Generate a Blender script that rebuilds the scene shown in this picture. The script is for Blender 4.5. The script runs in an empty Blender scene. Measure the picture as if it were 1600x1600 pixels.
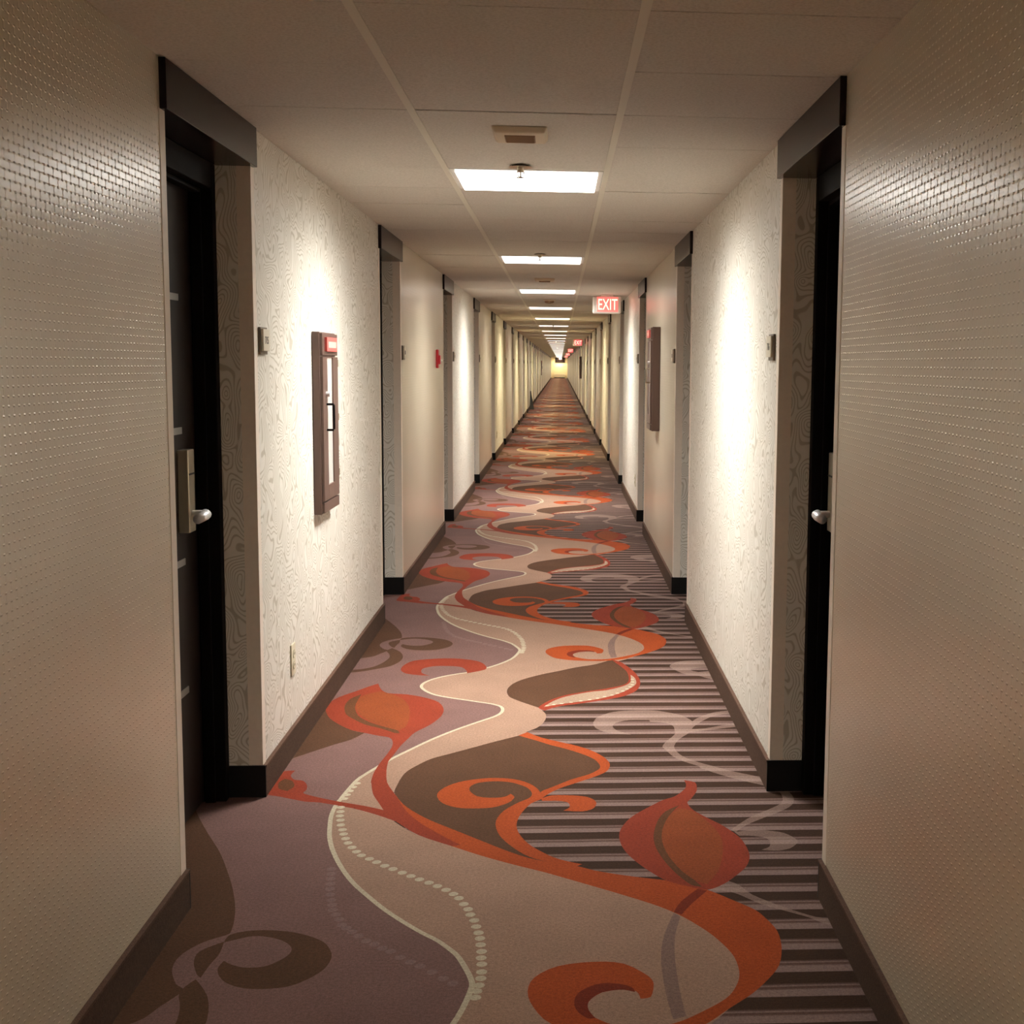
import bpy, bmesh, math, random
from mathutils import Vector, Matrix
from mathutils.geometry import delaunay_2d_cdt

C = bpy.context.scene.collection
SC = bpy.context.scene
random.seed(7)

# ------------------------------------------------------------ camera, world, exposure
LX, RX = -1.044, 0.766            # inner faces of the left and right wall
CAMZ, TOP = 1.534, 2.318          # lens height, ceiling height
cam_data = bpy.data.cameras.new('camera')
cam = bpy.data.objects.new('camera', cam_data); C.objects.link(cam)
cam_data.sensor_fit = 'HORIZONTAL'; cam_data.sensor_width = 36
cam_data.lens = 45.6747
cam_data.shift_x = -0.12991; cam_data.shift_y = -0.00190
cam_data.clip_start = 0.05; cam_data.clip_end = 400
right = Vector((0.997850, -0.064506, 0.011615)); up = Vector((-0.004386, 0.111099, 0.993800)); fwd = Vector((0.065396, 0.991714, -0.110577))
rot = Matrix((right, up, -fwd)).transposed()
cam.matrix_world = Matrix.Translation((0, 0, CAMZ)) @ rot.to_4x4()
SC.camera = cam

world = bpy.data.worlds.new('world'); SC.world = world; world.use_nodes = True
world.node_tree.nodes['Background'].inputs[0].default_value = (0.02, 0.018, 0.015, 1)
world.node_tree.nodes['Background'].inputs[1].default_value = 1.0
SC.view_settings.view_transform = 'Standard'; SC.view_settings.look = 'None'
SC.view_settings.gamma = 1; SC.view_settings.use_curve_mapping = False
SC.view_settings.exposure = 0.0
SC.cycles.max_bounces = 12; SC.cycles.diffuse_bounces = 8; SC.cycles.glossy_bounces = 4
SC.cycles.sample_clamp_indirect = 8
LAMP = 102.0                       # radiance of a lit diffuser

# corridor rhythm
TILE = 0.6096; TILE0 = 2.989      # ceiling tile pitch and the first cross joint in view
PITCH = 4.09; OPEN = 0.955        # door spacing and width of each recess
DOOR0 = {'left': 3.585, 'right': 3.595}
NDOORS = 35; END = 147.0; BACK = -6.0
HEAD_Z = 2.186; BASE_H = 0.115
BAR_L, BAR_R = -0.468, 0.184      # the two long ceiling bars
PER=3.815                     # carpet pattern repeat

# ------------------------------------------------------------ helpers
def srgb(r, g, b):
    f = lambda c: (c/255/12.92) if c/255 <= 0.04045 else ((c/255+0.055)/1.055)**2.4
    return (f(r), f(g), f(b), 1)

class NT:
    def __init__(s, name):
        s.m = bpy.data.materials.new(name); s.m.use_nodes = True
        s.t = s.m.node_tree; s.b = s.t.nodes['Principled BSDF']
    def n(s, typ, **kw):
        nd = s.t.nodes.new(typ)
        for k, v in kw.items():
            if k in nd.inputs: nd.inputs[k].default_value = v
            else: setattr(nd, k, v)
        return nd
    def l(s, a, b): s.t.links.new(a, b)
    def math(s, op, a, b=None, c=None):
        nd = s.t.nodes.new('ShaderNodeMath'); nd.operation = op
        for i, v in enumerate((a, b, c)):
            if v is None: continue
            if isinstance(v, (int, float)): nd.inputs[i].default_value = v
            else: s.l(v, nd.inputs[i])
        return nd.outputs[0]
    def ramp(s, fac, stops, interp='LINEAR'):
        nd = s.t.nodes.new('ShaderNodeValToRGB'); nd.color_ramp.interpolation = interp
        e = nd.color_ramp.elements
        while len(e) < len(stops): e.new(0.5)
        for i, (p, c) in enumerate(stops): e[i].position = p; e[i].color = c
        s.l(fac, nd.inputs[0]); return nd.outputs[0]
    def pos(s):
        g = s.t.nodes.new('ShaderNodeNewGeometry'); x = s.t.nodes.new('ShaderNodeSeparateXYZ')
        s.l(g.outputs['Position'], x.inputs[0]); return g.outputs['Position'], x.outputs
    def bump(s, h, strength=0.3, dist=0.01):
        b = s.n('ShaderNodeBump'); b.inputs['Strength'].default_value = strength
        b.inputs['Distance'].default_value = dist
        s.l(h, b.inputs['Height']); s.l(b.outputs[0], s.b.inputs['Normal'])

def plain(name, col, rough=0.5, metal=0.0, spec=0.5, noise=0.0, scale=60):
    t = NT(name); t.b.inputs['Roughness'].default_value = rough
    t.b.inputs['Metallic'].default_value = metal; t.b.inputs['Specular IOR Level'].default_value = spec
    t.b.inputs['Base Color'].default_value = col
    p, _ = t.pos()
    nz = t.n('ShaderNodeTexNoise', Scale=scale, Detail=3.0); t.l(p, nz.inputs['Vector'])
    a = 1-noise
    mx = t.ramp(nz.outputs[0], [(0.3, (col[0]*a, col[1]*a, col[2]*a, 1)), (0.7, col)])
    t.l(mx, t.b.inputs['Base Color'])
    return t.m

def emitter(name, col, strength):
    m = bpy.data.materials.new(name); m.use_nodes = True; nt = m.node_tree
    b = nt.nodes['Principled BSDF']; b.inputs['Base Color'].default_value = col
    b.inputs['Emission Color'].default_value = col; b.inputs['Emission Strength'].default_value = strength
    return m

def lens(name, col, strength):
    # prismatic lens: brightest straight down, fading towards grazing angles, as the real panels do
    m = emitter(name, col, strength); nt = m.node_tree; b = nt.nodes['Principled BSDF']
    g = nt.nodes.new('ShaderNodeNewGeometry'); d = nt.nodes.new('ShaderNodeVectorMath'); d.operation = 'DOT_PRODUCT'
    nt.links.new(g.outputs['Incoming'], d.inputs[0]); nt.links.new(g.outputs['Normal'], d.inputs[1])
    a = nt.nodes.new('ShaderNodeMath'); a.operation = 'ABSOLUTE'; nt.links.new(d.outputs['Value'], a.inputs[0])
    q = nt.nodes.new('ShaderNodeMath'); q.operation = 'MULTIPLY'; q.inputs[1].default_value = strength
    w = nt.nodes.new('ShaderNodeMath'); w.operation = 'POWER'; w.inputs[1].default_value = 1.25
    nt.links.new(a.outputs[0], w.inputs[0]); nt.links.new(w.outputs[0], q.inputs[0]); nt.links.new(q.outputs[0], b.inputs['Emission Strength'])
    return m

def carpet(name, col, stripes=False, lines=0):
    t = NT(name); t.b.inputs['Roughness'].default_value = 0.95
    t.b.inputs['Specular IOR Level'].default_value = 0.15
    p, x = t.pos()
    fine = t.n('ShaderNodeTexNoise', Scale=260.0, Detail=2.0); t.l(p, fine.inputs['Vector'])
    wide = t.n('ShaderNodeTexNoise', Scale=5.0, Detail=4.0); t.l(p, wide.inputs['Vector'])
    f1 = t.math('MULTIPLY_ADD', fine.outputs[0], 0.50, 0.10)
    f2 = t.math('MULTIPLY_ADD', wide.outputs[0], 0.30, 0.85)
    md = t.n('ShaderNodeTexNoise', Scale=110.0, Detail=2.0); t.l(p, md.inputs['Vector'])
    f1 = t.math('MULTIPLY_ADD', md.outputs[0], 0.42, f1)
    f = t.math('MULTIPLY', f1, f2)
    if stripes:
        wob = t.n('ShaderNodeTexNoise', Scale=3.0, Detail=2.0); t.l(p, wob.inputs['Vector'])
        y = t.math('MULTIPLY_ADD', wob.outputs[0], 0.012, x[1])
        u = t.math('FRACT', t.math('DIVIDE', t.math('SUBTRACT', 4.408, y), PER/30))
        dark, mid, lite = (srgb(74, 50, 36), srgb(112, 84, 74), srgb(160, 133, 127)) if col is None else (srgb(146, 119, 107), srgb(158, 131, 120), srgb(178, 151, 142))
        base = t.ramp(u, [(0, dark), (0.44, dark), (0.50, mid), (0.56, lite), (0.60, mid), (0.66, mid), (0.73, lite), (0.97, lite), (1, dark)])
    else:
        r = t.n('ShaderNodeRGB'); r.outputs[0].default_value = col; base = r.outputs[0]
        if lines:
            q = t.math('FRACT', t.math('DIVIDE', x[1], 0.0105))
            base = t.ramp(q, [(0.0, col), (0.55, col), (0.68, (col[0]*.5, col[1]*.55, col[2]*.7, 1)), (0.9, (col[0]*.5, col[1]*.55, col[2]*.7, 1)), (1.0, col)])
    vm = t.n('ShaderNodeVectorMath', operation='SCALE'); t.l(base, vm.inputs[0]); t.l(f, vm.inputs['Scale'])
    t.l(vm.outputs[0], t.b.inputs['Base Color'])
    t.bump(fine.outputs[0], 0.35, 0.004)
    return t.m

def woven_wall():
    # embossed basket weave vinyl, satin coat
    t = NT('woven_vinyl'); p, x = t.pos()
    v = t.n('ShaderNodeCombineXYZ'); t.l(x[1], v.inputs[0]); t.l(x[2], v.inputs[1])
    W, Hh = 0.048, 0.0185
    u = t.math('DIVIDE', x[1], W); w = t.math('DIVIDE', x[2], Hh)
    row = t.math('FLOOR', w)
    su = t.math('ADD', u, t.math('MULTIPLY', row, 0.5))
    du = t.math('ABSOLUTE', t.math('SUBTRACT', t.math('FRACT', su), 0.5))        # 0.5 at the joints
    dw = t.math('ABSOLUTE', t.math('SUBTRACT', t.math('FRACT', w), 0.5))
    su2 = t.math('ABSOLUTE', t.math('SUBTRACT', t.math('FRACT', t.math('ADD', su, 0.5)), 0.5))
    gu = t.ramp(du, [(0.43, (0, 0, 0, 1)), (0.5, (1, 1, 1, 1))])
    gw = t.ramp(dw, [(0.36, (0, 0, 0, 1)), (0.5, (1, 1, 1, 1))])
    wide = t.ramp(t.math('MAXIMUM', du, su2), [(0.36, (0, 0, 0, 1)), (0.5, (1, 1, 1, 1))])
    knot = t.math('MULTIPLY', wide, gw)
    hgt = t.math('SUBTRACT', 1.0, t.math('ADD', t.math('MULTIPLY', gu, 0.22), t.math('ADD', t.math('MULTIPLY', gw, 0.10), t.math('MULTIPLY', knot, -1.05))))
    wx = t.n('ShaderNodeTexNoise', Scale=160.0, Detail=1.0); t.l(p, wx.inputs['Vector'])
    hh = t.math('MULTIPLY_ADD', wx.outputs[0], 0.06, hgt)
    wd = t.n('ShaderNodeTexNoise', Scale=1.6, Detail=3.0); t.l(p, wd.inputs['Vector'])
    gap = t.ramp(wd.outputs[0], [(0.3, srgb(212, 203, 180)), (0.7, srgb(219, 210, 188))])
    t.l(gap, t.b.inputs['Base Color'])
    t.b.inputs['Roughness'].default_value = WOVEN_ROUGH; t.b.inputs['Specular IOR Level'].default_value = 0.95
    t.b.inputs['Coat Weight'].default_value = 0.6; t.b.inputs['Coat Roughness'].default_value = 0.33
    t.bump(hh, 0.8, 0.0023)
    t.l(t.b.inputs['Normal'].links[0].from_socket, t.b.inputs['Coat Normal'])
    return t.m

def swirl_wall():
    # cream wallpaper with contour-like printed lines
    t = NT('swirl_wallpaper'); p, x = t.pos()
    nz = t.n('ShaderNodeTexNoise', Scale=5.5, Detail=1.0); t.l(p, nz.inputs['Vector'])
    nx = t.n('ShaderNodeSeparateColor'); t.l(nz.outputs['Color'], nx.inputs[0])
    v = t.n('ShaderNodeCombineXYZ')
    yy = t.math('ADD', x[1], t.math('MULTIPLY', x[0], 1.7))
    t.l(t.math('MULTIPLY_ADD', nx.outputs[0], 0.22, yy), v.inputs[0])
    t.l(t.math('MULTIPLY_ADD', nx.outputs[1], 0.20, t.math('MULTIPLY', x[2], 0.95)), v.inputs[1])
    vo = t.n('ShaderNodeTexVoronoi', Scale=6.5); vo.feature = 'SMOOTH_F1'; vo.voronoi_dimensions = '2D'
    vo.inputs['Smoothness'].default_value = 0.7; t.l(v.outputs[0], vo.inputs['Vector'])
    s = t.math('SINE', t.math('MULTIPLY', vo.outputs['Distance'], 2*math.pi/0.092))
    col = t.ramp(t.math('MULTIPLY_ADD', s, 0.5, 0.5), [(0.0, srgb(192, 186, 171)), (0.13, srgb(196, 190, 175)), (0.29, srgb(227, 224, 214)), (1, srgb(230, 227, 218))])
    t.l(col, t.b.inputs['Base Color'])
    fine = t.n('ShaderNodeTexNoise', Scale=300.0, Detail=1.0); t.l(p, fine.inputs['Vector'])
    t.b.inputs['Roughness'].default_value = 0.42; t.b.inputs['Specular IOR Level'].default_value = 0.5
    t.bump(fine.outputs[0], 0.12, 0.001)
    return t.m

def tile_mat():
    t = NT('ceiling_tile_mineral'); p, x = t.pos()
    nz = t.n('ShaderNodeTexNoise', Scale=120.0, Detail=4.0, Roughness=0.7); t.l(p, nz.inputs['Vector'])
    c = t.ramp(nz.outputs[0], [(0.25, srgb(192, 188, 177)), (0.6, srgb(219, 215, 206))])
    t.l(c, t.b.inputs['Base Color']); t.b.inputs['Roughness'].default_value = 0.9
    t.b.inputs['Specular IOR Level'].default_value = 0.2
    t.bump(nz.outputs[0], 0.5, 0.003)
    return t.m

WOVEN_ROUGH = 0.235
M = {
 'weave': woven_wall(), 'swirl': swirl_wall(), 'tile': tile_mat(),
 'bar': plain('painted_grid', srgb(226, 224, 210), 0.6, spec=0.3),
 'void': plain('plenum_dark', srgb(30, 26, 22), 0.95),
 'guard': plain('corner_vinyl', srgb(240, 230, 216), 0.4, noise=0.05),
 'header': plain('dark_laminate', srgb(34, 26, 25), 0.24, spec=0.14, noise=0.12),
 'leaf': plain('espresso_door', srgb(38, 28, 24), 0.45, spec=0.25, noise=0.15, scale=25),
 'frame': plain('black_frame', srgb(18, 15, 14), 0.6, spec=0.06),
 'strip': plain('brushed_inlay', srgb(190, 188, 184), 0.35, 0.9),
 'steel': plain('satin_steel', srgb(196, 186, 166), 0.32, 0.9),
 'chrome': plain('bright_chrome', srgb(238, 238, 240), 0.38, 0.55),
 'slot': plain('black_plastic', srgb(18, 17, 17), 0.4),
 'base': carpet('base_carpet', srgb(104, 80, 66)),
 'bind': carpet('base_binding', srgb(120, 92, 78)),
 'vinyl': plain('black_vinyl', srgb(16, 14, 13), 0.6, spec=0.2),
 'cabinet': plain('cabinet_brown', srgb(92, 70, 62), 0.42, noise=0.05),
 'glass': plain('cabinet_window', srgb(206, 204, 198), 0.12),
 'red': plain('alarm_red', srgb(168, 26, 38), 0.35),
 'pink': plain('sign_pink', srgb(214, 96, 90), 0.45),
 'signpale': plain('sign_pale_red', srgb(232, 170, 158), 0.5),
 'cream': plain('cream_plastic', srgb(206, 198, 172), 0.4),
 'ivory': plain('ivory_plastic', srgb(216, 208, 184), 0.4),
 'ink': plain('black_ink', srgb(30, 26, 24), 0.6),
 'sign': plain('sign_beige', srgb(210, 202, 182), 0.45),
 'signbase': plain('sign_base_brown', srgb(96, 84, 66), 0.5),
 'white': plain('white_housing', srgb(226, 222, 214), 0.45),
 'tan': plain('speaker_tan', srgb(222, 208, 182), 0.6),
 'tandark': plain('speaker_mesh', srgb(160, 132, 104), 0.8),
 'endwall': plain('end_wall_paint', srgb(214, 200, 164), 0.7),
}

def bx(bm, x0, x1, y0, y1, z0, z1, mi=0):
    v = [bm.verts.new((x, y, z)) for x in (x0, x1) for y in (y0, y1) for z in (z0, z1)]
    fs = []
    for q in ((0,1,3,2),(4,6,7,5),(0,4,5,1),(2,3,7,6),(0,2,6,4),(1,5,7,3)):
        f = bm.faces.new([v[i] for i in q]); f.material_index = mi; fs.append(f)
    return v, fs

def cyl(bm, c, r, h, axis='z', n=20, r2=None, mi=0):
    r2 = r if r2 is None else r2
    rm = {'z': Matrix.Identity(4), 'x': Matrix.Rotation(math.pi/2, 4, 'Y'), 'y': Matrix.Rotation(math.pi/2, 4, 'X')}[axis]
    g = bmesh.ops.create_cone(bm, cap_ends=True, segments=n, radius1=r, radius2=r2, depth=h, matrix=Matrix.Translation(c) @ rm)
    for v in g['verts']:
        for f in v.link_faces: f.material_index = mi

def tube(bm, pts, r, n=10):
    rings = []
    for i, p in enumerate(pts):
        p = Vector(p)
        d = (Vector(pts[min(i+1, len(pts)-1)]) - Vector(pts[max(i-1, 0)])).normalized()
        a = d.cross(Vector((0, 0, 1)) if abs(d.z) < 0.9 else Vector((1, 0, 0))).normalized(); b = d.cross(a)
        rings.append([bm.verts.new(p + a*math.cos(t)*r + b*math.sin(t)*r) for t in [2*math.pi*k/n for k in range(n)]])
    for i in range(len(rings)-1):
        for k in range(n): bm.faces.new((rings[i][k], rings[i][(k+1) % n], rings[i+1][(k+1) % n], rings[i+1][k]))
    bm.faces.new(rings[0][::-1]); bm.faces.new(rings[-1])

def obj(name, bm, mats, parent=None, bevel=0.0, smooth=False, seg=2):
    bmesh.ops.recalc_face_normals(bm, faces=bm.faces)
    me = bpy.data.meshes.new(name); bm.to_mesh(me); bm.free()
    for m in (mats if isinstance(mats, (list, tuple)) else [mats]): me.materials.append(m)
    o = bpy.data.objects.new(name, me); C.objects.link(o)
    if parent: o.parent = parent
    if bevel:
        b = o.modifiers.new('bevel', 'BEVEL'); b.width = bevel; b.segments = seg; b.limit_method = 'ANGLE'
    if smooth:
        for p in me.polygons: p.use_smooth = True
    return o

def box(name, x0, x1, y0, y1, z0, z1, m, parent=None, bevel=0.0):
    bm = bmesh.new(); bx(bm, min(x0, x1), max(x0, x1), y0, y1, z0, z1)
    return obj(name, bm, m, parent, bevel)

def empty(name, loc):
    o = bpy.data.objects.new(name, None); C.objects.link(o); o.location = loc; o.empty_display_size = 0.1
    return o

def tag(o, label, cat, group=None):
    o['label'] = label; o['category'] = cat
    if group: o['group'] = group
    return o

def struct(o): o['kind'] = 'structure'; return o

def dup(root, loc):
    r = root.copy(); C.objects.link(r); r.location = loc
    for ch in list(root.children):
        c = ch.copy(); C.objects.link(c); c.parent = r
        for g in ch.children:
            d = g.copy(); C.objects.link(d); d.parent = c
    return r

def openings(side):
    return [(DOOR0[side] + PITCH*k, DOOR0[side] + PITCH*k + OPEN) for k in range(NDOORS)]

def segments(side):
    y = BACK; out = []
    for a, b in openings(side): out.append((y, a)); y = b
    out.append((y, END)); return out

# ------------------------------------------------------------ carpet floor
# closed outlines of the woven motifs, in metres on the floor
WAVE=[(-0.212,3.092),(-0.224,3.153),(-0.251,3.234),(-0.27,3.276),(-0.319,3.349),(-0.366,3.4),(-0.427,3.474),(-0.491,3.561),(-0.549,3.653),(-0.598,3.736),(-0.64,3.823),(-0.681,3.926),(-0.717,4.034),(-0.742,4.134),(-0.757,4.223),(-0.771,4.331),(-0.774,4.428),(-0.768,4.511),(-0.757,4.616),(-0.737,4.744),(-0.655,4.963),(-0.599,5.08),(-0.519,5.237),(-0.433,5.376),(-0.34,5.504),(-0.282,5.58),(-0.256,5.639),(-0.251,5.699),(-0.264,5.751),(-0.304,5.793),(-0.36,5.826),(-0.428,5.866),(-0.496,5.904),(-0.573,5.96),(-0.624,6.032),(-0.655,6.115),(-0.651,6.188),(-0.618,6.262),(-0.565,6.325),(-0.499,6.377),(-0.453,6.405),(-0.375,6.489),(-0.312,6.577),(-0.255,6.688),(-0.228,6.788)]
EDGE=[(0.461,3.133),(0.46,3.224),(0.44,3.3),(0.407,3.38),(0.35,3.476),(0.288,3.549),(0.2,3.625),(0.091,3.711),(-0.009,3.788),(-0.043,3.814),(-0.143,3.881),(-0.245,3.957),(-0.353,4.05),(-0.454,4.139),(-0.515,4.215),(-0.576,4.325),(-0.588,4.455),(-0.591,4.549),(-0.589,4.656),(-0.583,4.753),(-0.569,4.825),(-0.533,4.906),(-0.494,4.974),(-0.429,5.036),(-0.363,5.099),(-0.272,5.188),(-0.244,5.213),(-0.168,5.28),(-0.149,5.307),(-0.13,5.347),(-0.1,5.386),(-0.076,5.441),(-0.059,5.526),(-0.058,5.614),(-0.077,5.679),(-0.093,5.726),(-0.135,5.779),(-0.192,5.855),(-0.233,5.928),(-0.245,6.035),(-0.224,6.147),(-0.175,6.239),(-0.087,6.332),(0.002,6.403),(0.088,6.476),(0.188,6.536),(0.278,6.613),(0.357,6.692),(0.429,6.802)]
DOTS=[(-0.738,4.679),(-0.745,4.637),(-0.75,4.594),(-0.754,4.552),(-0.756,4.511),(-0.753,4.419),(-0.747,4.375),(-0.742,4.333),(-0.733,4.291),(-0.724,4.244),(-0.711,4.199),(-0.701,4.159),(-0.688,4.118),(-0.674,4.079),(-0.655,4.039),(-0.635,4.002),(-0.615,3.97),(-0.586,3.94),(-0.56,3.913),(-0.531,3.882),(-0.503,3.855),(-0.471,3.825),(-0.442,3.798),(-0.414,3.771),(-0.383,3.745),(-0.356,3.719),(-0.328,3.69),(-0.304,3.659),(-0.286,3.629),(-0.269,3.587),(-0.254,3.551),(-0.245,3.514),(-0.232,3.476),(-0.224,3.435),(-0.215,3.396),(-0.209,3.361),(-0.205,3.322),(-0.2,3.282),(-0.199,3.245),(-0.195,3.209),(-0.193,3.166),(-0.193,3.131),(-0.195,3.094),(-0.199,3.064),(-0.2,3.032)]
SMALL_DOTS=[(-0.053,5.757),(-0.024,5.777),(0.012,5.793),(0.055,5.815),(0.1,5.838),(0.141,5.861),(0.178,5.886),(0.212,5.914),(0.247,5.942),(0.274,5.975),(0.301,6.016),(0.323,6.056),(0.34,6.096),(0.353,6.138),(0.359,6.193),(0.359,6.246)]
FAINT_DOTS=[(-0.689,3.862),(-0.683,3.824),(-0.678,3.787),(-0.672,3.748),(-0.667,3.709),(-0.659,3.668),(-0.649,3.628),(-0.641,3.595),(-0.633,3.561),(-0.619,3.529),(-0.605,3.496),(-0.592,3.46),(-0.576,3.439),(-0.557,3.416),(-0.536,3.389),(-0.51,3.357),(-0.486,3.337),(-0.462,3.312),(-0.438,3.292),(-0.409,3.256),(-0.379,3.228),(-0.352,3.204),(-0.318,3.17),(-0.287,3.134),(-0.261,3.107)]
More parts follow.
